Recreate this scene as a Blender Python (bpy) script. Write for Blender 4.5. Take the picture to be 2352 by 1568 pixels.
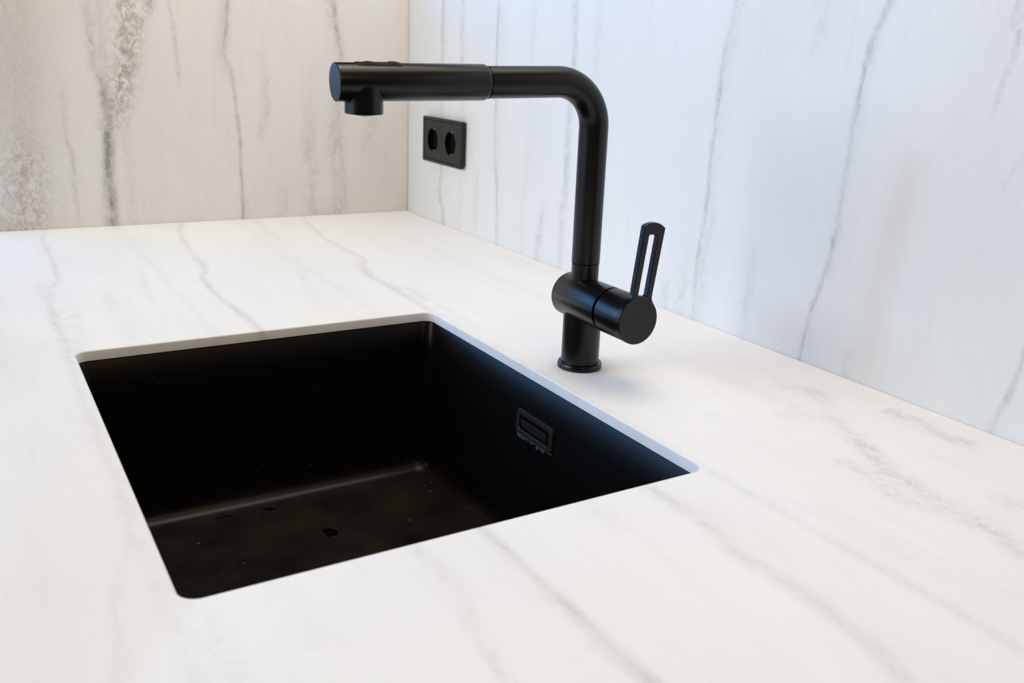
import bpy, bmesh, math, random
from mathutils import Vector, Matrix

scene = bpy.context.scene
for o in list(bpy.data.objects):
    bpy.data.objects.remove(o, do_unlink=True)
COL = scene.collection
PI = math.pi

# ------------------------------------------------------------------ camera
cam_data = bpy.data.cameras.new('camera')
cam_data.sensor_width = 36.0
cam_data.lens = 31.816
cam_data.clip_start = 0.02
cam = bpy.data.objects.new('camera', cam_data)
COL.objects.link(cam)
cam.location = (1.65089, -0.76418, 0.30309)
cam.rotation_mode = 'XYZ'
cam.rotation_euler = (1.26586, -0.04253, 1.029)
cam_data.dof.use_dof = True
cam_data.dof.focus_distance = 0.92
cam_data.dof.aperture_fstop = 9.0
scene.camera = cam

# ------------------------------------------------------------------ world, lights, exposure
scene.view_settings.view_transform = 'Standard'
scene.view_settings.look = 'None'
scene.view_settings.gamma = 1.0
scene.view_settings.use_curve_mapping = False
scene.view_settings.exposure = 0.0

WORLD_COLOR = (0.012, 0.012, 0.012, 1)
world = bpy.data.worlds.new('room_air')
scene.world = world
world.use_nodes = True
bgn = world.node_tree.nodes['Background']
bgn.inputs[0].default_value = WORLD_COLOR
bgn.inputs[1].default_value = 1.0


def area(name, loc, target, sx, sy, power, color):
    d = bpy.data.lights.new(name, 'AREA')
    d.shape = 'RECTANGLE'
    d.size, d.size_y = sx, sy
    d.energy = power
    d.color = color
    o = bpy.data.objects.new(name, d)
    COL.objects.link(o)
    o.location = loc
    o.rotation_euler = (Vector(target) - Vector(loc)).to_track_quat('-Z', 'Y').to_euler()
    return o


# blue sky through the kitchen window, reaching in round the open end of the left wall
area('window_sky', (-1.5, -2.3, 0.85), (0.9, -0.3, 0.1), 2.8, 1.3, 55, (0.14, 0.44, 1.0))
# white daylight from the glazed side of the room, square to the right wall
area('window_daylight', (0.3, -2.9, 0.9), (0.9, -0.2, 0.1), 1.7, 1.2, 46, (0.90, 0.96, 1.0))
# warm ceiling lamp over the worktop; the two after it are unseen, added light
area('ceiling_lamp', (0.95, -0.30, 1.75), (0.85, -0.35, 0.0), 2.0, 1.3, 20.5, (1.0, 0.90, 0.72))
area('corner_fill', (0.75, -0.25, 1.6), (0.45, -0.25, 0.0), 0.6, 0.4, 4.2, (1.0, 0.86, 0.76))  # unseen fill, added to warm the left wall and corner
area('far_side_fill', (2.6, -0.5, 1.35), (0.3, -0.35, 0.05), 0.8, 0.6, 6.5, (1.0, 0.62, 0.32))  # unseen fill, added for the left wall and the cut-out's far edge


# vein = (points (along, across, strength), half width, strength, granularity, 0 grey / 1 beige), metres on the slab
VEINS_LEFT = [
  ([(-0.0011,-0.5468,0.9),(0.0506,-0.5452,0.95),(0.087,-0.5456,1.0),(0.1299,-0.544,0.9),(0.1687,-0.54,0.3)],0.0087,0.85,0.25,0),
  ([(0.0365,-0.558,0.3),(0.0872,-0.5516,0.5),(0.137,-0.5447,0.6),(0.1861,-0.5432,0.9),(0.2274,-0.5449,0.8),(0.2609,-0.5562,0.7),(0.3073,-0.5572,0.8),(0.3657,-0.5583,0.5)],0.0073,0.5,0.5,0),
  ([(0.144,-0.5368,0.0),(0.1652,-0.5323,0.5),(0.2002,-0.5228,0.8),(0.2349,-0.5146,1.0),(0.2761,-0.5046,1.0),(0.3234,-0.4996,1.0),(0.3696,-0.5005,0.8)],0.022,0.75,1,1),
  ([(0.2072,-0.5135,0.3),(0.2558,-0.5023,0.5),(0.2968,-0.4964,0.4),(0.3243,-0.4823,0.4),(0.3487,-0.4657,0.9),(0.3723,-0.4606,1.0)],0.0094,0.5,0.8,0),
  ([(0.2298,-0.4251,0.0),(0.2581,-0.4246,0.7),(0.2998,-0.4261,0.8),(0.3339,-0.4287,1.0),(0.3741,-0.4335,0.5)],0.0035,0.38,0.5,0),
  ([(-0.004,-0.5978,0.6),(0.0312,-0.6011,0.7),(0.0743,-0.5997,0.9),(0.1166,-0.5984,1.0),(0.1376,-0.6048,0.8),(0.1721,-0.6059,0.8),(0.2328,-0.6051,0.0)],0.0046,0.34,0.7,1),
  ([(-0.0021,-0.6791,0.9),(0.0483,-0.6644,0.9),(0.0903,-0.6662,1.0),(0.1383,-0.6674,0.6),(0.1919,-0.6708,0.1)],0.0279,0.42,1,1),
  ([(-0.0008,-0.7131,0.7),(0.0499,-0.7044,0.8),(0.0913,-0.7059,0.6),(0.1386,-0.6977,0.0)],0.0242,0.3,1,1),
  ([(-0.0054,-0.3291,1.0),(0.0812,-0.3282,1.0),(0.1575,-0.3284,1.0),(0.2097,-0.332,0.8),(0.2571,-0.3357,0.8),(0.2891,-0.3451,0.6),(0.3318,-0.34,0.7),(0.3805,-0.3382,0.8)],0.0034,0.5,0.35,0),
  ([(0.1874,-0.3369,0.0),(0.2388,-0.3418,0.2),(0.2818,-0.3492,0.8),(0.3245,-0.3455,1.0),(0.3803,-0.3419,0.7)],0.0118,0.24,0.2,0),
  ([(-0.0072,-0.3245,1.0),(0.0181,-0.3217,0.8),(0.0577,-0.3238,0.0)],0.0071,0.25,0.7,1),
  ([(0.119,-0.2858,0.0),(0.1498,-0.2885,0.7),(0.1954,-0.2773,1.0),(0.255,-0.2804,0.8),(0.3131,-0.2849,0.0)],0.0078,0.22,0.8,0),
  ([(0.2357,-0.1352,0.0),(0.2744,-0.1338,0.4),(0.2972,-0.136,0.7),(0.3271,-0.1422,0.9),(0.3566,-0.1483,1.0),(0.3932,-0.1502,1.0)],0.006,0.45,0.35,0),
  ([(0.3047,-0.1384,0.0),(0.3271,-0.1422,0.2),(0.3563,-0.1541,0.6),(0.3927,-0.1575,0.4)],0.0122,0.3,0.9,0),
  ([(-0.0028,-0.1431,0.8),(0.0514,-0.1406,0.9),(0.0844,-0.1435,0.8),(0.133,-0.1479,0.9),(0.1887,-0.1436,0.8),(0.2356,-0.1412,0.2)],0.0147,0.36,0.7,0),
  ([(-0.0025,-0.1986,0.7),(0.0371,-0.201,0.8),(0.0776,-0.1949,0.8),(0.1257,-0.2021,0.9),(0.1728,-0.1976,0.6),(0.2346,-0.1936,0.0)],0.0134,0.3,0.7,0),
  ([(0.0996,-0.0906,0.0),(0.1324,-0.0868,0.6),(0.1649,-0.0751,1.0),(0.1932,-0.0741,0.0)],0.0109,0.22,0.9,1),
  ([(-0.0035,-0.2581,1.0),(0.0391,-0.2509,0.8),(0.079,-0.2471,0.0)],0.0115,0.2,0.9,1),
  ([(-0.0036,-0.1763,1.0),(0.0112,-0.1734,0.8),(0.0444,-0.177,0.0)],0.0257,0.2,0.8,1),
  ([(-0.0021,-0.6916,0.7),(0.0559,-0.6792,0.6),(0.1585,-0.6713,0.8),(0.2574,-0.6667,1.0),(0.3589,-0.6587,1.0)],0.0684,0.44,0.12,1),  # broad beige tone over the panel's left end, wider than any vein
  ([(-0.001,-0.4097,0.3),(0.1578,-0.4016,0.15),(0.2873,-0.3902,0.2),(0.3772,-0.3884,0.3)],0.0145,0.16,0.4,0),
]
VEINS_RIGHT = [
  ([(-0.0023,0.1594,0.9),(0.0276,0.1527,1.0),(0.0659,0.1386,0.8),(0.0907,0.1447,0.9),(0.1692,0.1449,0.5),(0.2903,0.1432,0.8),(0.3489,0.1423,1.0),(0.3992,0.1418,0.8)],0.0071,0.42,0.5,0),
  ([(0.007,0.2212,0.2),(0.1005,0.2212,0.2),(0.2492,0.2195,0.4),(0.2993,0.2183,1.0),(0.3486,0.214,0.9),(0.397,0.2144,0.6)],0.008,0.32,0.6,0),
  ([(-0.01,0.3557,0.5),(0.081,0.3503,0.8),(0.1651,0.3383,0.7),(0.2344,0.3361,0.8),(0.2952,0.3343,1.0),(0.3481,0.3331,1.0),(0.3935,0.3325,0.6)],0.0042,0.42,0.3,0),
  ([(-0.0088,0.3614,0.3),(0.0818,0.356,0.5),(0.1658,0.3454,0.4),(0.2955,0.3454,0.4),(0.3481,0.3427,0.6),(0.3933,0.342,0.3)],0.0129,0.2,0.3,0),
  ([(-0.0124,0.4333,0.2),(0.1141,0.4354,0.5),(0.1951,0.441,0.2),(0.2979,0.4404,0.5),(0.3477,0.4406,0.7),(0.3904,0.4391,0.3)],0.0088,0.22,0.5,0),
  ([(-0.0156,0.5462,0.4),(0.0179,0.5451,0.6),(0.0905,0.5456,0.8),(0.1486,0.5497,1.0),(0.2228,0.5472,0.8),(0.2652,0.5492,0.5),(0.3067,0.5511,1.0),(0.353,0.5492,0.8),(0.3872,0.5486,0.9)],0.0077,0.42,0.6,0),
  ([(0.2086,0.5951,0.3),(0.3021,0.6026,0.6),(0.347,0.6042,0.7),(0.3854,0.6094,0.4)],0.0101,0.2,0.7,0),
  ([(-0.0059,0.2791,0.0),(0.0249,0.2788,0.5),(0.0707,0.2806,0.8),(0.1231,0.2834,0.0)],0.0094,0.25,0.6,0),
  ([(-0.0058,0.4812,0.7),(0.0261,0.4845,1.0),(0.0611,0.4887,0.7),(0.1021,0.4934,0.0)],0.011,0.36,0.8,0),
  ([(-0.0146,0.8453,0.2),(0.0537,0.8405,0.8),(0.0975,0.8417,0.7),(0.1445,0.8474,0.9),(0.2029,0.8458,1.0),(0.2563,0.8476,1.0),(0.3113,0.8481,0.8),(0.346,0.8558,0.5),(0.3779,0.8608,0.6)],0.0037,0.42,0.35,0),
  ([(-0.0043,0.8517,0.5),(0.0559,0.8504,0.9),(0.0992,0.8506,0.9),(0.1457,0.8547,0.5),(0.2037,0.853,0.4),(0.2567,0.8526,0.5),(0.3115,0.8558,0.6),(0.346,0.8626,0.7),(0.3777,0.8675,0.8)],0.0109,0.24,0.6,0),
  ([(-0.0019,1.0147,1.0),(0.0341,1.0186,0.8),(0.0667,1.0241,0.9),(0.1129,1.0347,0.9),(0.1507,1.0389,0.7),(0.2038,1.0398,0.4),(0.2555,1.0407,0.5),(0.2969,1.0431,1.0),(0.3347,1.0479,0.9),(0.353,1.0551,0.9),(0.3721,1.06,1.0)],0.0032,0.46,0.4,0),
  ([(0.0675,1.0275,0.3),(0.1136,1.038,0.4),(0.151,1.041,0.4),(0.2041,1.0419,0.5),(0.2557,1.0427,0.5),(0.2971,1.0471,0.6),(0.3347,1.0509,0.9),(0.372,1.0619,0.8)],0.0085,0.2,0.5,0),
  ([(0.2597,1.1803,0.0),(0.2817,1.1827,0.5),(0.296,1.1843,0.7),(0.3276,1.1889,1.0),(0.3515,1.1863,0.8),(0.3684,1.1856,0.7)],0.004,0.36,0.8,0),
  ([(-0.0005,1.2365,0.7),(0.0202,1.2415,0.6),(0.0357,1.247,0.9),(0.0557,1.2497,0.8),(0.075,1.2517,1.0),(0.1016,1.2587,0.9)],0.0034,0.46,0.5,0),
  ([(0.0001,1.0962,0.6),(0.0566,1.0986,0.8),(0.1122,1.0991,0.9),(0.1626,1.1061,1.0),(0.2186,1.1112,0.7),(0.2423,1.1157,0.0)],0.023,0.42,0.0,1),
  ([(0.0087,0.9283,0.4),(0.0563,0.9295,1.0),(0.0919,0.9284,0.8),(0.1218,0.9268,0.0)],0.0081,0.18,0.6,0),
  ([(0.1992,1.2012,0.0),(0.2183,1.2049,0.6),(0.232,1.2115,0.8),(0.2528,1.2218,0.8)],0.0029,0.25,0.6,0),
  ([(-0.002,0.7848,0.8),(0.016,0.7865,0.8),(0.0616,0.7843,0.0)],0.0102,0.22,0.8,0),
  ([(-0.0014,0.8204,0.8),(0.0468,0.8199,0.7),(0.0914,0.8213,0.0)],0.0112,0.2,0.8,0),
  ([(0.0022,1.0767,0.6),(0.0175,1.0766,0.6),(0.0361,1.0758,0.0)],0.0075,0.22,0.8,0),
  ([(0.3076,0.9809,0.0),(0.3455,0.9852,0.8),(0.3743,0.9854,0.8)],0.0125,0.16,0.8,0),
]
VEINS_COUNTER = [
  ([(0.0042,-0.6538,0.7),(0.151,-0.6641,0.9),(0.219,-0.6632,0.9),(0.2696,-0.6641,1.0),(0.3509,-0.6671,0.9),(0.3931,-0.6752,0.6),(0.4581,-0.6865,0.6),(0.5588,-0.6895,0.7),(0.6475,-0.6906,0.6),(0.7187,-0.6914,0.5),(0.7811,-0.6935,0.2)],0.0033,0.42,0.35,0),
  ([(0.3546,-0.6777,0.0),(0.4461,-0.6888,0.7),(0.5502,-0.6874,0.7),(0.65,-0.6848,0.5),(0.7311,-0.6859,0.3)],0.0103,0.22,0.9,0),
  ([(0.4782,-0.6638,0.0),(0.5757,-0.6714,0.8),(0.6613,-0.6737,0.8),(0.7078,-0.6733,0.4)],0.0068,0.2,1,0),
  ([(0.0057,-0.439,0.8),(0.1303,-0.4624,0.8),(0.274,-0.4753,0.5),(0.3641,-0.4799,0.9),(0.4194,-0.4952,0.9),(0.4616,-0.4994,1.0),(0.5003,-0.5005,1.0),(0.5487,-0.5001,0.9),(0.5884,-0.4979,0.9),(0.6402,-0.4946,1.0),(0.6819,-0.4937,1.0),(0.7149,-0.4914,1.0)],0.0039,0.5,0.25,0),
  ([(0.0223,-0.2222,0.5),(0.151,-0.2424,0.9),(0.2586,-0.2523,0.7),(0.3552,-0.2494,0.7),(0.4248,-0.269,0.9),(0.4626,-0.2791,1.0),(0.5058,-0.2838,1.0),(0.534,-0.2803,0.8),(0.6177,-0.2832,0.8),(0.6927,-0.2852,0.7),(0.7697,-0.2869,0.4)],0.0046,0.5,0.3,0),
  ([(0.5228,-0.2748,0.2),(0.5638,-0.2705,0.8),(0.5961,-0.265,0.9),(0.6545,-0.2663,0.9),(0.7244,-0.2688,0.7),(0.797,-0.2791,0.4),(0.8958,-0.2819,0.3),(0.9802,-0.2844,0.1)],0.0087,0.26,0.9,0),
  ([(0.4024,-0.6195,0.0),(0.4729,-0.6217,0.8),(0.5534,-0.6229,0.9),(0.6525,-0.6288,0.9),(0.695,-0.6326,0.5)],0.0088,0.17,0.8,0),
  ([(0.316,-0.5624,0.0),(0.3888,-0.5681,0.9),(0.4705,-0.5756,0.9),(0.533,-0.5818,0.0)],0.0032,0.25,0.9,0),
  ([(0.3341,-0.3445,0.0),(0.3975,-0.3587,0.6),(0.464,-0.3714,1.0),(0.5734,-0.3936,0.5),(0.6384,-0.4017,0.0)],0.0054,0.2,0.9,0),
  ([(0.014,-0.3106,0.5),(0.071,-0.3169,0.9),(0.1539,-0.3211,0.9),(0.2383,-0.3219,0.0)],0.0072,0.22,0.4,0),
  ([(1.0403,-0.0757,0.0),(1.0681,-0.0796,0.8),(1.0828,-0.0683,1.0),(1.1037,-0.069,1.0),(1.1232,-0.0843,0.7),(1.1565,-0.1044,0.6),(1.1976,-0.1265,0.7),(1.2255,-0.1439,0.8),(1.2542,-0.1591,0.5),(1.2819,-0.1691,0.2)],0.0091,0.36,0.7,0),
  ([(1.1544,-0.0383,0.0),(1.1645,-0.0401,1.0),(1.1766,-0.0394,0.9),(1.1889,-0.0354,0.9),(1.2195,-0.0455,0.8),(1.2377,-0.0426,1.0),(1.2491,-0.0443,0.3),(1.2615,-0.0475,0.0)],0.0073,0.55,0.6,0),
  ([(1.1735,-0.3483,0.3),(1.1842,-0.3494,0.9),(1.2149,-0.3495,0.9),(1.2459,-0.3515,0.9),(1.2685,-0.3538,0.8),(1.2891,-0.3573,0.9),(1.3036,-0.3545,0.8),(1.3438,-0.3533,0.9),(1.3667,-0.3562,0.8),(1.3915,-0.36,1.0),(1.4153,-0.3685,1.0),(1.4269,-0.3734,1.0)],0.0053,0.36,0.3,0),
  ([(1.1823,-0.3386,0.2),(1.2251,-0.3379,0.8),(1.2674,-0.3367,1.0),(1.3075,-0.3377,0.9),(1.3451,-0.3405,0.5),(1.3817,-0.3467,0.6),(1.4177,-0.3608,0.5)],0.0165,0.14,0.2,0),
  ([(1.1765,-0.1182,0.3),(1.2169,-0.1379,0.8),(1.2545,-0.1531,0.8),(1.2915,-0.161,0.8),(1.3179,-0.1692,0.8),(1.3368,-0.1717,1.0),(1.3482,-0.1722,1.0),(1.3769,-0.1848,1.0),(1.3943,-0.1907,1.0)],0.0081,0.36,0.8,0),
  ([(1.2107,-0.1726,0.0),(1.2235,-0.1748,0.9),(1.2544,-0.1763,0.9),(1.2886,-0.1872,0.8),(1.3071,-0.1834,0.5),(1.3246,-0.189,0.0)],0.0078,0.28,0.9,0),
  ([(1.3082,-0.1157,0.0),(1.3167,-0.1163,0.9),(1.338,-0.1185,1.0),(1.355,-0.1211,1.0)],0.0064,0.28,0.6,0),
  ([(1.1662,-0.4036,0.1),(1.181,-0.4043,0.7),(1.2151,-0.4005,0.8),(1.2399,-0.3978,0.5),(1.2763,-0.3989,0.3),(1.3105,-0.3974,0.0)],0.0092,0.16,0.6,0),
  ([(1.1666,-0.5432,0.5),(1.185,-0.5421,0.9),(1.2103,-0.5394,0.9),(1.2389,-0.5393,0.9),(1.2812,-0.5494,0.7),(1.314,-0.5533,0.9),(1.3303,-0.5552,0.9)],0.0046,0.26,0.5,0),
  ([(1.0722,-0.6926,0.3),(1.1058,-0.6994,0.6),(1.1339,-0.71,0.6),(1.1534,-0.716,0.9),(1.1804,-0.7193,0.5),(1.2157,-0.7231,0.9),(1.24,-0.7252,0.7)],0.0026,0.2,0.5,0),
  ([(0.6883,-0.7502,0.6),(0.7445,-0.746,0.5),(0.8051,-0.7461,0.3),(0.8848,-0.7539,0.2)],0.0083,0.16,0.9,0),
  ([(1.3145,-0.501,0.0),(1.3241,-0.4991,0.9),(1.3349,-0.4984,0.8),(1.3481,-0.4999,0.0)],0.0024,0.2,0.6,0),
  ([(1.1107,-0.1375,0.0),(1.1316,-0.1429,0.9),(1.1498,-0.1516,0.6),(1.1672,-0.16,0.0)],0.0137,0.16,0.9,0),
  ([(1.0485,-0.2324,0.0),(1.0843,-0.2316,0.8),(1.1064,-0.1967,0.5),(1.142,-0.213,0.0)],0.0082,0.14,0.6,0),
  ([(1.2554,-0.2543,0.0),(1.2783,-0.2531,0.8),(1.3055,-0.2543,0.6),(1.331,-0.2555,0.8),(1.35,-0.2543,0.0)],0.008,0.14,0.6,0),
  ([(1.2367,-0.6244,0.0),(1.2542,-0.616,0.8),(1.2658,-0.618,0.0)],0.0039,0.12,0.8,0),
]


# ------------------------------------------------------------------ node helpers
class NT:
    def __init__(self, name):
        self.mat = bpy.data.materials.new(name)
        self.mat.use_nodes = True
        self.t = self.mat.node_tree
        self.n = self.t.nodes
        self.bsdf = self.n['Principled BSDF']

    def link(self, a, b):
        self.t.links.new(a, b)

    def put(self, sock, v):
        if isinstance(v, bpy.types.NodeSocket):
            self.link(v, sock)
        else:
            sock.default_value = v

    def math(self, op, a, b=None, c=None, clamp=False):
        m = self.n.new('ShaderNodeMath')
        m.operation = op
        m.use_clamp = clamp
        self.put(m.inputs[0], a)
        if b is not None:
            self.put(m.inputs[1], b)
        if c is not None:
            self.put(m.inputs[2], c)
        return m.outputs[0]

    def noise(self, vec, scale, detail=3.0, rough=0.55, dist=0.0):
        m = self.n.new('ShaderNodeTexNoise')
        self.link(vec, m.inputs['Vector'])
        m.inputs['Scale'].default_value = scale
        m.inputs['Detail'].default_value = detail
        m.inputs['Roughness'].default_value = rough
        m.inputs['Distortion'].default_value = dist
        return m.outputs['Fac']

    def scale_vec(self, vec, s):
        m = self.n.new('ShaderNodeMapping')
        self.link(vec, m.inputs['Vector'])
        m.inputs['Scale'].default_value = s
        return m.outputs[0]

    def maprange(self, v, a, b, c=0.0, d=1.0, clamp=True):
        m = self.n.new('ShaderNodeMapRange')
        m.clamp = clamp
        self.put(m.inputs[0], v)
        for i, x in enumerate((a, b, c, d)):
            m.inputs[1 + i].default_value = x
        return m.outputs[0]

    def mix(self, fac, a, b, mode='MIX'):
        m = self.n.new('ShaderNodeMix')
        m.data_type = 'RGBA'
        m.blend_type = mode
        self.put(m.inputs[0], fac)
        self.put(m.inputs[6], a)
        self.put(m.inputs[7], b)
        return m.outputs[2]

    def curve(self, v, pts):
        m = self.n.new('ShaderNodeFloatCurve')
        m.inputs[0].default_value = 1.0
        self.put(m.inputs[1], v)
        cv = m.mapping.curves[0]
        cv.points[0].location = pts[0]
        cv.points[1].location = pts[-1]
        for p in pts[1:-1]:
            cv.points.new(p[0], p[1])
        for p in cv.points:
            p.handle_type = 'AUTO_CLAMPED'
        m.mapping.extend = 'HORIZONTAL'
        m.mapping.update()
        return m.outputs[0]


def marble(name, veins, ui, vi, base, grey, beige, grain=1.0, soft_w=1.0, soft_s=1.0, wobble=1.0):
    """White veined stone: every vein is its own curve u(v) across the slab."""
    t = NT(name)
    co = t.n.new('ShaderNodeNewGeometry').outputs['Position']
    sep = t.n.new('ShaderNodeSeparateXYZ')
    t.link(co, sep.inputs[0])
    u, v = sep.outputs[ui], sep.outputs[vi]
    sc = [1.0, 1.0, 1.0]
    sc[vi] = 0.45
    streak = t.scale_vec(co, sc)
    wob = t.math('MULTIPLY_ADD', t.noise(streak, 38, 4, 0.6), 0.012, -0.006)
    wob2 = t.math('MULTIPLY_ADD', t.noise(streak, 150, 3, 0.6), 0.005 * wobble, -0.0025 * wobble)
    uw = t.math('ADD', u, t.math('ADD', wob, wob2))
    fine = t.noise(streak, 210, 4, 0.65, 0.6)
    blob = t.noise(t.scale_vec(co, [1.0 if i != vi else 0.75 for i in range(3)]), 105, 4, 0.62, 0.9)
    gran = t.maprange(t.math('MULTIPLY_ADD', blob, 0.7, t.math('MULTIPLY', fine, 0.3)), 0.40, 0.60, 0.0, 1.5)
    mid = t.maprange(t.noise(streak, 60, 3, 0.6), 0.3, 0.65, 0.45, 1.25)
    totals = [None, None]
    for pts, hw, st, gr, colour in veins:
        v0, v1 = pts[0][0], pts[-1][0]
        us = [p[1] for p in pts]
        u0, u1 = min(us) - 0.002, max(us) + 0.002
        tv = t.maprange(v, v0, v1)
        cen = t.curve(tv, [((p[0] - v0) / (v1 - v0), (p[1] - u0) / (u1 - u0)) for p in pts])
        stc = t.curve(tv, [((p[0] - v0) / (v1 - v0), p[2]) for p in pts])
        cu = t.math('MULTIPLY_ADD', cen, u1 - u0, u0)
        d = t.math('MULTIPLY', t.math('SUBTRACT', uw, cu), 1.0 / (hw * soft_w))
        g = t.math('POWER', 2.71828, t.math('MULTIPLY', t.math('MULTIPLY', d, d), -1.0))
        g = t.math('MULTIPLY', g, stc)
        g = t.math('MULTIPLY', g, st * soft_s)
        if gr > 0:
            g = t.math('MULTIPLY', g, t.math('MULTIPLY_ADD', gran, gr, 1.0 - gr))
        k = colour
        totals[k] = g if totals[k] is None else t.math('ADD', totals[k], g)
    fg = t.math('MULTIPLY', totals[0], mid, clamp=True)
    # soft clouding and hair-fine streaks of the ground itself
    cloud = t.maprange(t.noise(streak, 7, 4, 0.6), 0.35, 0.75, 0.0, 0.10)
    hair = t.maprange(t.noise(t.scale_vec(co, [s if i != vi else 0.10 for i, s in enumerate(sc)]), 70, 3, 0.6),
                      0.55, 0.8, 0.0, 0.09)
    soft = t.math('ADD', cloud, hair)
    col = t.mix(soft, base, grey)
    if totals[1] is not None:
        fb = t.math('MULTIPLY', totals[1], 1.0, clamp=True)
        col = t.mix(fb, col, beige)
    col = t.mix(fg, col, grey)
    # pale crystals
    vo = t.n.new('ShaderNodeTexVoronoi')
    t.link(co, vo.inputs['Vector'])
    vo.inputs['Scale'].default_value = 190
    dot = t.maprange(vo.outputs['Distance'], 0.08, 0.24, 1.0, 0.0)
    sp = t.n.new('ShaderNodeSeparateColor')
    t.link(vo.outputs['Color'], sp.inputs[0])
    pick = t.maprange(sp.outputs[0], 0.62, 0.85)
    dot = t.math('MULTIPLY', t.math('MULTIPLY', dot, pick), 0.60 * grain)
    col = t.mix(dot, col, (0.96, 0.96, 0.96, 1))
    t.link(col, t.bsdf.inputs['Base Color'])
    t.bsdf.inputs['Roughness'].default_value = 0.5
    t.bsdf.inputs['Specular IOR Level'].default_value = 0.25
    b = t.n.new('ShaderNodeBump')
    b.inputs['Strength'].default_value = 0.05 * grain
    b.inputs['Distance'].default_value = 0.001
    t.link(fine, b.inputs['Height'])
    t.link(b.outputs[0], t.bsdf.inputs['Normal'])
    return t.mat


def plain(name, color, rough, spec=0.5, metal=0.0, bump=0.0, bscale=900, var=0.0):
    t = NT(name)
    co = t.n.new('ShaderNodeTexCoord').outputs['Object']
    t.bsdf.inputs['Roughness'].default_value = rough
    t.bsdf.inputs['Specular IOR Level'].default_value = spec
    t.bsdf.inputs['Metallic'].default_value = metal
    n = t.noise(co, bscale, 3)
    c2 = tuple(min(1, x * (1 + var)) for x in color[:3]) + (1,)
    c1 = tuple(x * (1 - var) for x in color[:3]) + (1,)
    t.link(t.mix(n, c1, c2), t.bsdf.inputs['Base Color'])
    if bump:
        b = t.n.new('ShaderNodeBump')
        b.inputs['Strength'].default_value = bump
        b.inputs['Distance'].default_value = 0.0005
        t.link(n, b.inputs['Height'])
        t.link(b.outputs[0], t.bsdf.inputs['Normal'])
    return t.mat


GREY = (0.36, 0.345, 0.35, 1)
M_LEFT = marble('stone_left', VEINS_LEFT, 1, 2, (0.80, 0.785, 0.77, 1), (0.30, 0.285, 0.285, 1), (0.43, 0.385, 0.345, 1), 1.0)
M_RIGHT = marble('stone_right', VEINS_RIGHT, 0, 2, (0.82, 0.82, 0.815, 1), (0.36, 0.36, 0.37, 1), (0.66, 0.60, 0.54, 1), 0.7)
M_TOP = marble('stone_top', VEINS_COUNTER, 1, 0, (0.842, 0.862, 0.884, 1), (0.42, 0.41, 0.425, 1), (0.6, 0.55, 0.5, 1), 0.45, 1.35, 0.72, 0.6)
M_STRIP = plain('stone_strip', (0.84, 0.84, 0.855, 1), 0.5, 0.3, var=0.02, bscale=60)
M_SEAL = plain('grey_sealant', (0.42, 0.40, 0.37, 1), 0.6, 0.3, var=0.05, bscale=200)
M_BLACK = plain('matt_black_coating', (0.0015, 0.0015, 0.0017, 1), 0.30, 0.38, bump=0.02, bscale=2500, var=0.1)
M_PANEL = plain('panel_sky_tint', (0.016, 0.022, 0.032, 1), 0.45, 0.4, bump=0.03, bscale=2500, var=0.1)  # blue of the sky's reflection painted into the panel's base colour
M_GROOVE = plain('black_groove', (0.004, 0.004, 0.004, 1), 0.7, 0.2)
M_PLASTIC = plain('black_plastic', (0.014, 0.0135, 0.0128, 1), 0.42, 0.30, bump=0.05, bscale=3000, var=0.1)
M_DARK = plain('black_recess', (0.0015, 0.0015, 0.0015, 1), 0.5, 0.05)  # near-black, so the shade inside wells and openings is in the colour
M_BRASS = plain('brass', (0.75, 0.58, 0.36, 1), 0.3, 0.5, metal=1.0)
M_RED = plain('red_print', (0.16, 0.035, 0.03, 1), 0.5, 0.4)
M_LIME = plain('limescale', (0.035, 0.042, 0.05, 1), 0.6, 0.3, bump=0.3, bscale=700, var=0.4)
M_WET = plain('standing_water', (0.001, 0.001, 0.001, 1), 0.30, 0.15)


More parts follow.
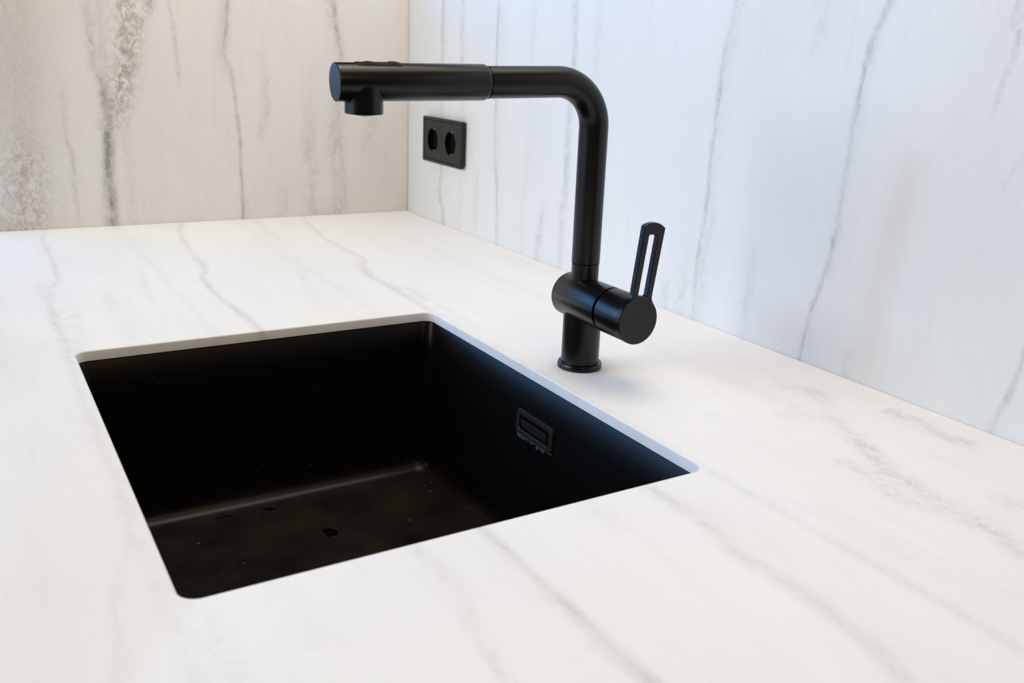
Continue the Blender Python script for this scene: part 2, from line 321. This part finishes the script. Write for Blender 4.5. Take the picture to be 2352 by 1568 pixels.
def composite():
    t = NT('black_composite')
    co = t.n.new('ShaderNodeTexCoord').outputs['Object']
    base = (0.0016, 0.0016, 0.0017, 1)
    film_glow = t.maprange(t.noise(co, 14, 5, 0.65), 0.34, 0.72, 0.15, 0.85)
    sep = t.n.new('ShaderNodeSeparateXYZ')
    t.link(co, sep.inputs[0])
    col = t.mix(t.math('MULTIPLY', film_glow, t.maprange(sep.outputs[2], 0.010, 0.030, 1.0, 0.04)), base, (0.024, 0.0185, 0.0135, 1))  # mineral film with warm lamplight painted in on floor and fillet
    # mineral specks
    vo = t.n.new('ShaderNodeTexVoronoi')
    t.link(t.scale_vec(co, (1.0, 1.0, 0.7)), vo.inputs['Vector'])
    vo.inputs['Scale'].default_value = 95
    dot = t.maprange(vo.outputs['Distance'], 0.06, 0.13, 1.0, 0.0)
    sp = t.n.new('ShaderNodeSeparateColor')
    t.link(vo.outputs['Color'], sp.inputs[0])
    pick = t.maprange(sp.outputs[1], 0.86, 0.97)
    low = t.maprange(sep.outputs[2], 0.006, 0.06, 1.0, 0.12)
    col = t.mix(t.math('MULTIPLY', t.math('MULTIPLY', dot, pick), low), col, (0.30, 0.22, 0.13, 1))
    # thin scuffs
    sc = t.noise(t.scale_vec(co, (1.0, 0.35, 1.0)), 95, 5, 0.7, 1.5)
    scf = t.maprange(sc, 0.66, 0.74, 0.0, 0.16)
    col = t.mix(scf, col, (0.16, 0.13, 0.10, 1))
    t.link(col, t.bsdf.inputs['Base Color'])
    t.bsdf.inputs['Roughness'].default_value = 0.36
    t.bsdf.inputs['Specular IOR Level'].default_value = 0.22
    b = t.n.new('ShaderNodeBump')
    b.inputs['Strength'].default_value = 0.10
    b.inputs['Distance'].default_value = 0.0006
    t.link(t.noise(co, 900, 3), b.inputs['Height'])
    t.link(b.outputs[0], t.bsdf.inputs['Normal'])
    return t.mat


M_SINK = composite()

# ------------------------------------------------------------------ object helpers
def tag(o, label=None, cat=None, kind=None, group=None):
    if label:
        o['label'] = label
    if cat:
        o['category'] = cat
    if kind:
        o['kind'] = kind
    if group:
        o['group'] = group
    return o


def empty(name, loc):
    o = bpy.data.objects.new(name, None)
    COL.objects.link(o)
    o.location = loc
    o.empty_display_size = 0.02
    return o


def link(name, bm, mat, parent=None, smooth=None):
    """One bmesh (world coordinates) becomes one mesh object; children keep world placement."""
    bmesh.ops.recalc_face_normals(bm, faces=bm.faces[:])
    off = Vector((0, 0, 0))
    if parent is not None:
        p = parent
        while p is not None:
            off += p.location
            p = p.parent
        bmesh.ops.translate(bm, verts=bm.verts[:], vec=-off)
    else:
        # origin at the footprint centre
        xs = [w.co for w in bm.verts]
        off = Vector(((min(c.x for c in xs) + max(c.x for c in xs)) / 2,
                      (min(c.y for c in xs) + max(c.y for c in xs)) / 2,
                      min(c.z for c in xs)))
        bmesh.ops.translate(bm, verts=bm.verts[:], vec=-off)
    me = bpy.data.meshes.new(name)
    bm.to_mesh(me)
    bm.free()
    me.materials.append(mat)
    o = bpy.data.objects.new(name, me)
    COL.objects.link(o)
    if parent is not None:
        o.parent = parent
    else:
        o.location = off
    if smooth:
        for f in me.polygons:
            f.use_smooth = True
        try:
            me.set_sharp_from_angle(angle=math.radians(smooth))
        except Exception:
            pass
    return o


def frame_of(d, up=(0, 0, 1)):
    d = Vector(d).normalized()
    up = Vector(up)
    if abs(d.dot(up)) > 0.95:
        up = Vector((1, 0, 0))
    a = d.cross(up).normalized()
    b = a.cross(d).normalized()
    return a, b, d


def lathe(bm, org, d, prof, n=64):
    """prof: (distance along d, radius) pairs; radius 0 closes with a point."""
    a, b, d = frame_of(d)
    org = Vector(org)
    rings = []
    for s, r in prof:
        if r <= 1e-7:
            rings.append([bm.verts.new(org + d * s)])
        else:
            rings.append([bm.verts.new(org + d * s + r * (math.cos(2 * PI * k / n) * a + math.sin(2 * PI * k / n) * b))
                          for k in range(n)])
    for q, w in zip(rings, rings[1:]):
        for k in range(n):
            k2 = (k + 1) % n
            if len(q) == 1 and len(w) > 1:
                bm.faces.new((q[0], w[k], w[k2]))
            elif len(w) == 1 and len(q) > 1:
                bm.faces.new((q[k], w[0], q[k2]))
            elif len(q) > 1 and len(w) > 1:
                bm.faces.new((q[k], w[k], w[k2], q[k2]))
    return rings


def sweep(bm, pts, r, n=48):
    """round tube along a planar path"""
    pts = [Vector(p) for p in pts]
    nrm = (pts[-1] - pts[0]).cross(Vector((0, 0, 1))).normalized()
    rings = []
    for i, p in enumerate(pts):
        tdir = (pts[min(i + 1, len(pts) - 1)] - pts[max(i - 1, 0)]).normalized()
        b = nrm.cross(tdir).normalized()
        rings.append([bm.verts.new(p + r * (math.cos(2 * PI * k / n) * nrm + math.sin(2 * PI * k / n) * b)) for k in range(n)])
    for q, w in zip(rings, rings[1:]):
        for k in range(n):
            bm.faces.new((q[k], w[k], w[(k + 1) % n], q[(k + 1) % n]))
    bm.faces.new(rings[0])
    bm.faces.new(rings[-1])


def rrect(x0, x1, y0, y1, r, n=8):
    """rounded rectangle outline, counter-clockwise"""
    out = []
    for cx, cy, a0 in ((x1 - r, y1 - r, 0), (x0 + r, y1 - r, 90), (x0 + r, y0 + r, 180), (x1 - r, y0 + r, 270)):
        for k in range(n + 1):
            a = math.radians(a0 + 90 * k / n)
            out.append((cx + r * math.cos(a), cy + r * math.sin(a)))
    return out


def loft(bm, loops, close_last=False, close_first=False):
    vs = [[bm.verts.new(p) for p in L] for L in loops]
    n = len(vs[0])
    for q, w in zip(vs, vs[1:]):
        for k in range(n):
            bm.faces.new((q[k], q[(k + 1) % n], w[(k + 1) % n], w[k]))
    if close_last:
        bm.faces.new(vs[-1])
    if close_first:
        bm.faces.new(vs[0])
    return vs


def box(bm, p0, p1, bev=0.0, seg=2):
    r = bmesh.ops.create_cube(bm, size=1.0)
    c = [(a + b) / 2 for a, b in zip(p0, p1)]
    s = [b - a for a, b in zip(p0, p1)]
    for w in r['verts']:
        w.co = Vector((c[i] + w.co[i] * s[i] for i in range(3)))
    if bev:
        es = list({e for w in r['verts'] for e in w.link_edges})
        bmesh.ops.bevel(bm, geom=es, offset=bev, segments=seg, profile=0.5, affect='EDGES')


def fill_ring(bm, outer, inner):
    """planar face between an outer loop and an inner loop of existing verts"""
    es = []
    for L in (outer, inner):
        for k in range(len(L)):
            a, b = L[k], L[(k + 1) % len(L)]
            e = bm.edges.get((a, b)) or bm.edges.new((a, b))
            es.append(e)
    bmesh.ops.triangle_fill(bm, use_beauty=True, use_dissolve=False, edges=es)


# ------------------------------------------------------------------ the setting
WALL_H = 0.425
bm = bmesh.new()
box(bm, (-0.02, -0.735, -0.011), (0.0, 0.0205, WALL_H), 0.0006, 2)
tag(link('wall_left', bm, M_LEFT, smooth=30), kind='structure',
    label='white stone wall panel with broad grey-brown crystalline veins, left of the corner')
bm = bmesh.new()
box(bm, (0.0012, 0.0, -0.011), (1.62, 0.02, 0.75), 0.0006, 2)
tag(link('wall_right', bm, M_RIGHT, smooth=30), kind='structure',
    label='white stone wall panel with thin upright grey veins, behind the tap')
bm = bmesh.new()
box(bm, (0.0, 0.002, 0.0), (0.0012, 0.018, WALL_H - 0.01))
tag(link('trim_1', bm, M_SEAL), kind='structure', label='thin grey sealant joint in the corner of the two stone walls')

# loose strip of the same stone closing the gap between worktop and right wall
bm = bmesh.new()
box(bm, (0.0, -0.0162, -0.011), (1.62, -0.0003, -0.0001), 0.0004, 2)
tag(link('trim_2', bm, M_STRIP), kind='structure', label='narrow pale stone strip along the foot of the right wall')

# ------------------------------------------------------------------ worktop with the sink cut-out
SX0, SX1, SY0, SY1 = 0.6863, 1.1789, -0.6844, -0.2864
HR = 0.0125
TH = 0.0112
bm = bmesh.new()
e = 0.0016
hole = lambda g, z: [(x, y, z) for x, y in rrect(SX0 - g, SX1 + g, SY0 - g, SY1 + g, HR + g, 10)]
loops = []
for k in range(5):                                      # eased upper edge
    a = math.radians(90 * k / 4)
    loops.append(hole(e * (1 - math.sin(a)), -e * (1 - math.cos(a))))
loops.append(hole(0, -TH + 0.0004))
loops.append(hole(0.0004, -TH))
vs = loft(bm, loops)
OX0, OX1, OY0, OY1 = 0.0004, 1.80, -1.05, -0.0168
oc = [(OX0, OY0), (OX1, OY0), (OX1, OY1), (OX0, OY1)]
top = [bm.verts.new((x, y, 0)) for x, y in oc]
bot = [bm.verts.new((x, y, -TH)) for x, y in oc]
for k in range(4):
    bm.faces.new((top[k], top[(k + 1) % 4], bot[(k + 1) % 4], bot[k]))
fill_ring(bm, top, vs[0])
fill_ring(bm, bot, vs[-1])
wt = link('countertop', bm, M_TOP, smooth=40)
tag(wt, 'white grey-veined stone worktop with a rectangular sink cut-out', 'countertop')

# ------------------------------------------------------------------ sink
sink = empty('kitchen_sink', ((SX0 + SX1) / 2, (SY0 + SY1) / 2, -0.2095))
tag(sink, 'black rectangular composite undermount sink below the worktop cut-out', 'sink')
bm = bmesh.new()
D = 0.205
FR = 0.014
g0 = 0.0006


def basin_loop(inset, z, rr):
    return [(x, y, z) for x, y in rrect(SX0 - g0 + inset, SX1 + g0 - inset, SY0 - g0 + inset, SY1 + g0 - inset, rr, 10)]


loops = [basin_loop(-0.022, -TH - 0.0002, 0.03), basin_loop(-0.0012, -TH - 0.0002, 0.014), basin_loop(0.0, -TH - 0.0016, 0.0135)]
draft = 0.006
for k in range(1, 6):
    f = k / 5
    loops.append(basin_loop(draft * f, -TH - 0.0016 - (D - TH - 0.0016 - FR) * f, 0.0135 + 0.004 * f))
for k in range(1, 8):
    a = math.radians(90 * k / 7)
    loops.append(basin_loop(draft + FR * (1 - math.cos(a)), -D + FR * (1 - math.sin(a)), max(0.0175 - FR * (1 - math.cos(a)) * 0.6, 0.006)))
vs = loft(bm, loops)
# floor falls gently to the waste opening
WX, WY, WR = 0.958, -0.520, 0.045
n = len(vs[-1])
ring = [bm.verts.new((WX + WR * math.cos(2 * PI * k / 44), WY + WR * math.sin(2 * PI * k / 44), -D - 0.0008)) for k in range(44)]
fill_ring(bm, vs[-1], ring)
ring2 = [bm.verts.new((w.co.x, w.co.y, -D - 0.004)) for w in ring]
for k in range(44):
    bm.faces.new((ring[k], ring[(k + 1) % 44], ring2[(k + 1) % 44], ring2[k]))
bm.faces.new(ring2)
basin = link('basin', bm, M_SINK, sink, smooth=50)
inner_up = max(basin.data.polygons, key=lambda f: f.area if abs(f.normal.z) > 0.9 else 0).normal.z > 0
sol = basin.modifiers.new('thickness', 'SOLIDIFY')
sol.thickness = 0.008
sol.offset = -1.0 if inner_up else 1.0        # grow outwards, away from the bowl

# waste fitting, out of sight below the near rim
bm = bmesh.new()
lathe(bm, (WX, WY, -D - 0.0036), (0, 0, 1), [(0, 0), (0, 0.0435), (0.0022, 0.0435), (0.003, 0.041), (0.0016, 0.030), (0.0016, 0)], 48)
dr = link('drain', bm, M_BLACK, sink, smooth=40)
bm = bmesh.new()
lathe(bm, (WX, WY, -D - 0.002), (0, 0, 1), [(0, 0), (0, 0.026), (0.0035, 0.027), (0.005, 0.024), (0.0055, 0)], 48)
link('drain_plug', bm, M_BLACK, dr, smooth=40)

# overflow on the wall below the tap
yw = SY1 + g0
ox0, ox1, oz0, oz1 = 0.9010, 0.9690, -0.0750, -0.0478


def wall_y(z):
    return yw - draft * (-(z) - TH) / (D - TH - FR)


def on_wall(x, z, out):
    return (x, wall_y(z) - out, z)


def orect(g, out, r):
    return [on_wall(x, z, out) for x, z in rrect(ox0 + g, ox1 - g, oz0 + g * 0.86, oz1 - g * 0.86, r, 6)]


bm = bmesh.new()
loft(bm, [orect(0, -0.0006, 0.005), orect(0, 0.0016, 0.005), orect(0.0008, 0.0024, 0.0045), orect(0.0056, 0.0024, 0.003),
          orect(0.0064, 0.0018, 0.0025), orect(0.0064, -0.0004, 0.0025)])
ov = link('overflow_frame', bm, M_PLASTIC, sink, smooth=35)
bm = bmesh.new()
loft(bm, [orect(0.0064, 0.0003, 0.0025), orect(0.0066, 0.0003, 0.0025)], close_last=True)
link('overflow_opening', bm, M_DARK, ov)
bm = bmesh.new()
tl = [(ox0 + 0.0098, oz0 + 0.0082), (ox1 - 0.0105, oz0 + 0.0082), (ox1 - 0.0105, oz1 - 0.0095), (ox0 + 0.0098, oz1 - 0.0095)]
fl = [on_wall(x, z, 0.0006) for x, z in tl]
fo = [on_wall(tl[0][0], tl[0][1], 0.0012), on_wall(tl[1][0], tl[1][1], 0.0012), on_wall(tl[2][0], tl[2][1], 0.0034), on_wall(tl[3][0], tl[3][1], 0.0034)]
loft(bm, [fl, fo], close_last=True, close_first=True)
bmesh.ops.bevel(bm, geom=bm.edges[:], offset=0.0004, segments=2, profile=0.5, affect='EDGES')
link('overflow_flap', bm, M_PLASTIC, ov, smooth=35)
# limescale crust along its lower lip
rnd = random.Random(5)
bm = bmesh.new()
for k in range(26):
    f = k / 25
    x = ox0 + 0.004 + f * (ox1 - ox0 - 0.006)
    z = oz0 + 0.0012 - rnd.random() * 0.0045
    r = 0.0012 + rnd.random() * 0.0020
    q = bmesh.ops.create_icosphere(bm, subdivisions=1, radius=r)
    for w in q['verts']:
        w.co = Vector((x + w.co.x * 1.1, wall_y(z) - 0.0008 + w.co.y * 0.45, z + w.co.z))
tag(link('limescale_crust', bm, M_LIME, ov, smooth=60), 'bluish-grey limescale along the lower lip', kind='stuff')

# ------------------------------------------------------------------ wet marks on the sink floor
def puddle(x, y, rx, ry, rot, label, seed):
    rr = random.Random(seed)
    bm = bmesh.new()
    n = 28
    ph = [rr.random() * 6.28 for _ in range(3)]
    loops = []
    for s, h in ((1.0, 0.0), (0.96, 0.0003), (0.80, 0.00045), (0.4, 0.0005)):
        L = []
        for k in range(n):
            a = 2 * PI * k / n
            w = 1 + 0.14 * math.sin(2 * a + ph[0]) + 0.10 * math.sin(3 * a + ph[1]) + 0.06 * math.sin(5 * a + ph[2])
            px, py = rx * s * w * math.cos(a), ry * s * w * math.sin(a)
            L.append((x + px * math.cos(rot) - py * math.sin(rot), y + px * math.sin(rot) + py * math.cos(rot), FLOOR + h))
        loops.append(L)
    loft(bm, loops, close_last=True, close_first=True)
    return tag(link('water_drop', bm, M_WET, smooth=60), label, 'water drop', group='water drops on the sink floor')


FLOOR = -D + 0.0001
puddle(0.798, -0.459, 0.0095, 0.0075, 0.2, 'largest dark water drop, out in the middle of the visible sink floor', 3)
puddle(0.7125, -0.5535, 0.0085, 0.0036, 1.5, 'small dark water drop at the foot of the far sink wall, leftmost of three', 8)
puddle(0.7165, -0.5030, 0.0070, 0.0040, 0.9, 'curved dark water drop beside the far sink wall, between the other two', 11)


# ------------------------------------------------------------------ tap
BX, BY = 0.9323, -0.2350
LX, LY = -0.0030, -0.0073                     # it stands a hair out of plumb
RB, RP, RH, RV = 0.0194, 0.0141, 0.0156, 0.0224
ZV, ZS = 0.0729, 0.2830
AZ, TS = -0.0513, -0.0233
UPV = Vector((LX, LY, 1.0))
up = UPV.normalized()
base = Vector((BX, BY, 0.0))
sd = Vector((math.sin(AZ), -math.cos(AZ), TS)).normalized()
S = base + UPV * ZS
V = base + UPV * ZV + Vector((0, -0.0016, 0))

faucet = empty('kitchen_faucet', base)
tag(faucet, 'matt black single-lever kitchen tap with pull-out spray spout, standing beside the sink', 'faucet')

bm = bmesh.new()
lathe(bm, base, up, [(0, 0), (0, 0.0222), (0.0006, 0.0229), (0.0046, 0.0229), (0.0058, 0.0222), (0.0060, RB - 0.001)], 72)
link('base_flange', bm, M_BLACK, faucet, smooth=40)
bm = bmesh.new()
lathe(bm, base + up * 0.0052, up, [(0, 0), (0, RB), (ZV - 0.008, RB), (ZV - 0.008, 0)], 72)
link('lower_column', bm, M_BLACK, faucet, smooth=40)

# horizontal mixer body, axis along x
X0, X1 = -0.0236, 0.0904
XG = 0.0475
bm = bmesh.new()
xd = Vector((1, 0, 0))
lathe(bm, V + xd * X0, xd, [(0, 0), (0, RV - 0.0012), (0.0003, RV - 0.0005), (0.0012, RV), (XG - X0 - 0.0004, RV), (XG - X0, RV - 0.0004), (XG - X0, 0)], 96)
link('mixer_body', bm, M_BLACK, faucet, smooth=40)
bm = bmesh.new()
lathe(bm, V + xd * (XG - 0.0005), xd, [(0, 0), (0, RV - 0.0026), (0.0046, RV - 0.0026), (0.0046, 0)], 72)
link('joint_ring', bm, M_GROOVE, faucet, smooth=40)

# lever: drum plus a flat keyhole plate with a long slot
XC = XG + 0.0030
LT = 0.0062                                   # plate thickness
bm = bmesh.new()
lathe(bm, V + xd * XC, xd, [(0, 0), (0, RV - 0.0004), (0.0004, RV), (X1 - LT - XC - 0.0005, RV), (X1 - LT - XC + 0.002, RV - 0.0006), (X1 - LT - XC + 0.002, 0)], 96)
lever = link('lever_drum', bm, M_BLACK, faucet, smooth=40)
LA = math.radians(-7.0)                       # lean of the lever in the plate's plane (towards the wall)
bm = bmesh.new()
R = RV + 0.0003
hw = 0.0115
tipz = 0.0885
outl = []
neck = math.asin(min(1, (hw + 0.0045) / R))
# disc part
n = 60
a0 = PI / 2 - neck
for k in range(n + 1):
    a = a0 - (2 * PI - 2 * neck) * k / n
    outl.append((R * math.cos(a), R * math.sin(a)))
# left neck fillet up to the straight side
zl = R * math.cos(neck)
for k in range(1, 7):
    f = k / 7
    outl.append((-(hw + 0.0045 * (1 - f) ** 2), zl + 0.0085 * f))
outl.append((-hw, zl + 0.0095))
tw = 0.0123
for k in range(13):
    x = -tw + 2 * tw * k / 12
    outl.append((x, tipz + 0.0042 * (1 - (x / tw) ** 2)))
outl.append((hw, zl + 0.0095))
for k in range(6, 0, -1):
    f = k / 7
    outl.append(((hw + 0.0045 * (1 - f) ** 2), zl + 0.0085 * f))
slot = [(x, z) for x, z in rrect(-0.0056, 0.0056, 0.0238, 0.0815, 0.0016, 5)]
slot = [(x * 0.93, z) for x, z in slot]


def lev(x, z, dx):
    """plate coordinates -> world; x runs towards the wall"""
    c, s = math.cos(LA), math.sin(LA)
    yy = x * c - z * s
    zz = x * s + z * c
    return Vector((V.x + X1 - LT + dx, V.y + yy, V.z + zz))


def inset(o, d):
    c = []
    m = len(o)
    for i in range(m):
        a, b, cc = Vector(o[i - 1]), Vector(o[i]), Vector(o[(i + 1) % m])
        t = (cc - a).normalized()
        nrm = Vector((t.y, -t.x))
        c.append((b.x + nrm.x * d, b.y + nrm.y * d))
    return c


bev = 0.0006
area2 = sum(outl[i - 1][0] * outl[i][1] - outl[i][0] * outl[i - 1][1] for i in range(len(outl)))
sg = -1.0 if area2 > 0 else 1.0
outi = inset(outl, sg * bev)
sloti = inset(slot, bev)
lo = [bm.verts.new(lev(x, z, 0)) for x, z in outi]
l1 = [bm.verts.new(lev(x, z, bev)) for x, z in outl]
l2 = [bm.verts.new(lev(x, z, LT - bev)) for x, z in outl]
l3 = [bm.verts.new(lev(x, z, LT)) for x, z in outi]
s0 = [bm.verts.new(lev(x, z, 0)) for x, z in sloti]
s1 = [bm.verts.new(lev(x, z, bev)) for x, z in slot]
s2 = [bm.verts.new(lev(x, z, LT - bev)) for x, z in slot]
s3 = [bm.verts.new(lev(x, z, LT)) for x, z in sloti]
for seq in ((lo, l1, l2, l3), (s0, s1, s2, s3)):
    for q, w in zip(seq, seq[1:]):
        m = len(q)
        for k in range(m):
            bm.faces.new((q[k], q[(k + 1) % m], w[(k + 1) % m], w[k]))
fill_ring(bm, l3, s3)
fill_ring(bm, lo, s0)
link('lever_handle', bm, M_BLACK, faucet, smooth=30)

# little red warm-water dash on the drum's upper side
bm = bmesh.new()
rows = []
for k in range(9):
    a = math.radians(84 + 16 * k / 8)
    row = []
    for dx, rr_ in ((0.06735, RV - 0.0002), (0.06735, RV + 0.00012), (0.06825, RV + 0.00012), (0.06825, RV - 0.0002)):
        row.append((V.x + dx - 0.0004 * (k - 4) / 4, V.y + rr_ * math.cos(a), V.z + rr_ * math.sin(a)))
    rows.append(row)
loft(bm, rows, close_last=True, close_first=True)
tag(link('warm_water_mark', bm, M_RED, lever), 'small red printed dash')

# swivel collar between mixer body and spout pipe
zc = 0.1095
bm = bmesh.new()
lathe(bm, base + up * (ZV + 0.006), up, [(0, 0), (0, 0.0137), (zc - ZV - 0.0064, 0.0137), (zc - ZV - 0.006, 0.0133), (zc - ZV - 0.006, 0)], 64)
link('swivel_collar', bm, M_BLACK, faucet, smooth=40)
bm = bmesh.new()
lathe(bm, base + up * (zc - 0.001), up, [(0, 0), (0, 0.0131), (0.0024, 0.0131), (0.0024, 0)], 48)
link('joint_ring', bm, M_GROOVE, faucet, smooth=40)

# bent pipe
BR = 0.0415
P = [base + UPV * (zc + 0.0008)]
cA = S - UPV.normalized() * BR
for k in range(1, 9):
    P.append(P[0].lerp(cA, k / 8))
cen = cA + (sd - up * sd.dot(up)).normalized() * BR
dirh = (sd - up * sd.dot(up)).normalized()
ang = PI / 2
for k in range(1, 19):
    a = ang * k / 18
    P.append(cen - dirh * BR * math.cos(a) + up * BR * math.sin(a))
JS = 0.1155                                    # pipe / spray head joint
endp = S + sd * JS
start = P[-1]
for k in range(1, 7):
    P.append(start.lerp(endp, k / 6))
bm = bmesh.new()
sweep(bm, P, RP, 56)
link('spout_pipe', bm, M_BLACK, faucet, smooth=50)

# spray head
HE = 0.2545
bm = bmesh.new()
lathe(bm, S + sd * JS, sd, [(0, 0), (0, RP - 0.0005), (0.0012, RP - 0.0012), (0.0016, RP + 0.0002), (0.0036, RH - 0.0003), (0.0044, RH), (HE - JS - 0.0005, RH), (HE - JS, RH - 0.0005), (HE - JS, 0)], 96)
head = link('spray_head', bm, M_BLACK, faucet, smooth=35)
ny = 0.2296
hx = sd.cross(Vector((0, 0, 1))).normalized()
hz = hx.cross(sd).normalized()
if hz.z < 0:
    hz = -hz
N = S + sd * ny
bm = bmesh.new()
lathe(bm, N, (0, 0, -1), [(0.004, 0), (0.004, 0.0161), (0.0250, 0.0161), (0.0257, 0.0154), (0.0257, 0.0125), (0.0250, 0.0120), (0.0250, 0)], 72)
noz = link('nozzle', bm, M_BLACK, head, smooth=40)
bm = bmesh.new()
lathe(bm, N, (0, 0, -1), [(0.0245, 0), (0.0245, 0.0112), (0.0262, 0.0100), (0.0272, 0.0050), (0.0280, 0)], 48)
link('aerator', bm, M_BLACK, head, smooth=40)
# control panel let into the top of the head, with its two buttons
ROLL = math.radians(9.0)                       # the head is turned a little towards the room
pz = hz * math.cos(ROLL) + hx * math.sin(ROLL) * (1 if hx.x > 0 else -1)
px = sd.cross(pz).normalized()


def panel_loop(g, h, r, hw):
    return [N + sd * u + px * w + pz * h for u, w in rrect(-0.0330 + g, 0.0075 - g, -hw, hw, r, 6)]


bm = bmesh.new()
loft(bm, [panel_loop(0, RH - 0.0030, 0.002, 0.0060), panel_loop(0, RH - 0.0006, 0.002, 0.0059),
          panel_loop(0.0004, RH - 0.0001, 0.002, 0.0056)], close_last=True, close_first=True)
link('button_panel', bm, M_PANEL, head, smooth=35)
for u in (-0.0035, -0.0250):
    bm = bmesh.new()
    lathe(bm, N + sd * u + pz * (RH - 0.0006), pz, [(0, 0), (0, 0.0046), (0.0010, 0.0046), (0.0014, 0.0042), (0.0012, 0)], 40)
    link('button', bm, M_PLASTIC, head, smooth=40)

# ------------------------------------------------------------------ double wall socket
QX0, QX1, QZ0 = 0.0887, 0.2398, 0.1110
QZ1 = QZ0 + 0.081
DP = 0.0111
sock = empty('wall_socket', ((QX0 + QX1) / 2, 0.0, QZ0))
tag(sock, 'black double wall socket on the white stone wall near the corner', 'wall socket')


def qrect(x0, x1, z0, z1, y, r=0.002, n=4):
    return [(x, y, z) for x, z in rrect(x0, x1, z0, z1, r, n)]


bm = bmesh.new()
fw = 0.0052
q = lambda g, y, r=0.002: qrect(QX0 + g, QX1 - g, QZ0 + g, QZ1 - g, y, r)
loft(bm, [q(0.004, -0.0001), q(0.004, -0.0030), q(0.0004, -0.0034), q(0, -0.0040), q(0, -DP + 0.0008), q(0.0008, -DP, 0.0015),
          q(fw - 0.0004, -DP, 0.0012), q(fw, -DP + 0.0005, 0.001), q(fw, -0.0030, 0.001)])
link('socket_frame', bm, M_PLASTIC, sock, smooth=35)
bm = bmesh.new()
box(bm, (QX0 + fw - 0.0006, -0.0034, QZ0 + fw - 0.0006), (QX1 - fw + 0.0006, -0.0024, QZ1 - fw + 0.0006))
link('back_plate', bm, M_DARK, sock)
xm = (QX0 + QX1) / 2
gp = 0.0007
for i, (xa, xb) in enumerate(((QX0 + fw + gp, xm - gp / 2), (xm + gp / 2, QX1 - fw - gp))):
    za, zb = QZ0 + fw + gp, QZ1 - fw - gp
    cx, cz = (xa + xb) / 2 + (0.0 if i == 0 else -0.0), (za + zb) / 2
    wr = 0.0208
    bm = bmesh.new()
    yf = -DP + 0.0003
    out = loft(bm, [qrect(xa, xb, za, zb, -0.0034, 0.001), qrect(xa, xb, za, zb, yf + 0.0004, 0.001),
                    qrect(xa + 0.0004, xb - 0.0004, za + 0.0004, zb - 0.0004, yf, 0.001)])
    nn = 56
    cir = lambda r, y: [bm.verts.new((cx + r * math.cos(2 * PI * k / nn), y, cz + r * math.sin(2 * PI * k / nn))) for k in range(nn)]
    c0, c1 = cir(wr + 0.0004, yf), cir(wr, yf + 0.0006)
    for k in range(nn):
        bm.faces.new((c0[k], c0[(k + 1) % nn], c1[(k + 1) % nn], c1[k]))
    fill_ring(bm, out[-1], c0)
    ins = link('socket_insert', bm, M_PLASTIC, sock, smooth=35)
    # deep dark well with its two pin holes
    bm = bmesh.new()
    lathe(bm, (cx, 0.0054, cz), (0, -1, 0), [(0.0012, 0), (0.0012, wr - 0.0004), (DP + 0.0048, wr)], 48)
    link('socket_well', bm, M_DARK, ins, smooth=40)
    for sx in (-1, 1):
        bm = bmesh.new()
        lathe(bm, (cx + sx * 0.0095, 0.0042, cz), (0, -1, 0), [(0, 0), (0, 0.0029), (0.0005, 0.0029), (0.0005, 0.0023), (0.0001, 0.0023), (0.0001, 0)], 20)
        link('pin_hole', bm, M_DARK, ins, smooth=40)
    for sz in (-1, 1):
        bm = bmesh.new()
        box(bm, (cx - 0.0030, -DP + 0.0022, min(cz + sz * (wr - 0.0026), cz + sz * (wr - 0.0003))),
            (cx + 0.0030, 0.004, max(cz + sz * (wr - 0.0026), cz + sz * (wr - 0.0003))), 0.0008, 2)
        link('earth_clip', bm, M_BRASS, ins, smooth=40)
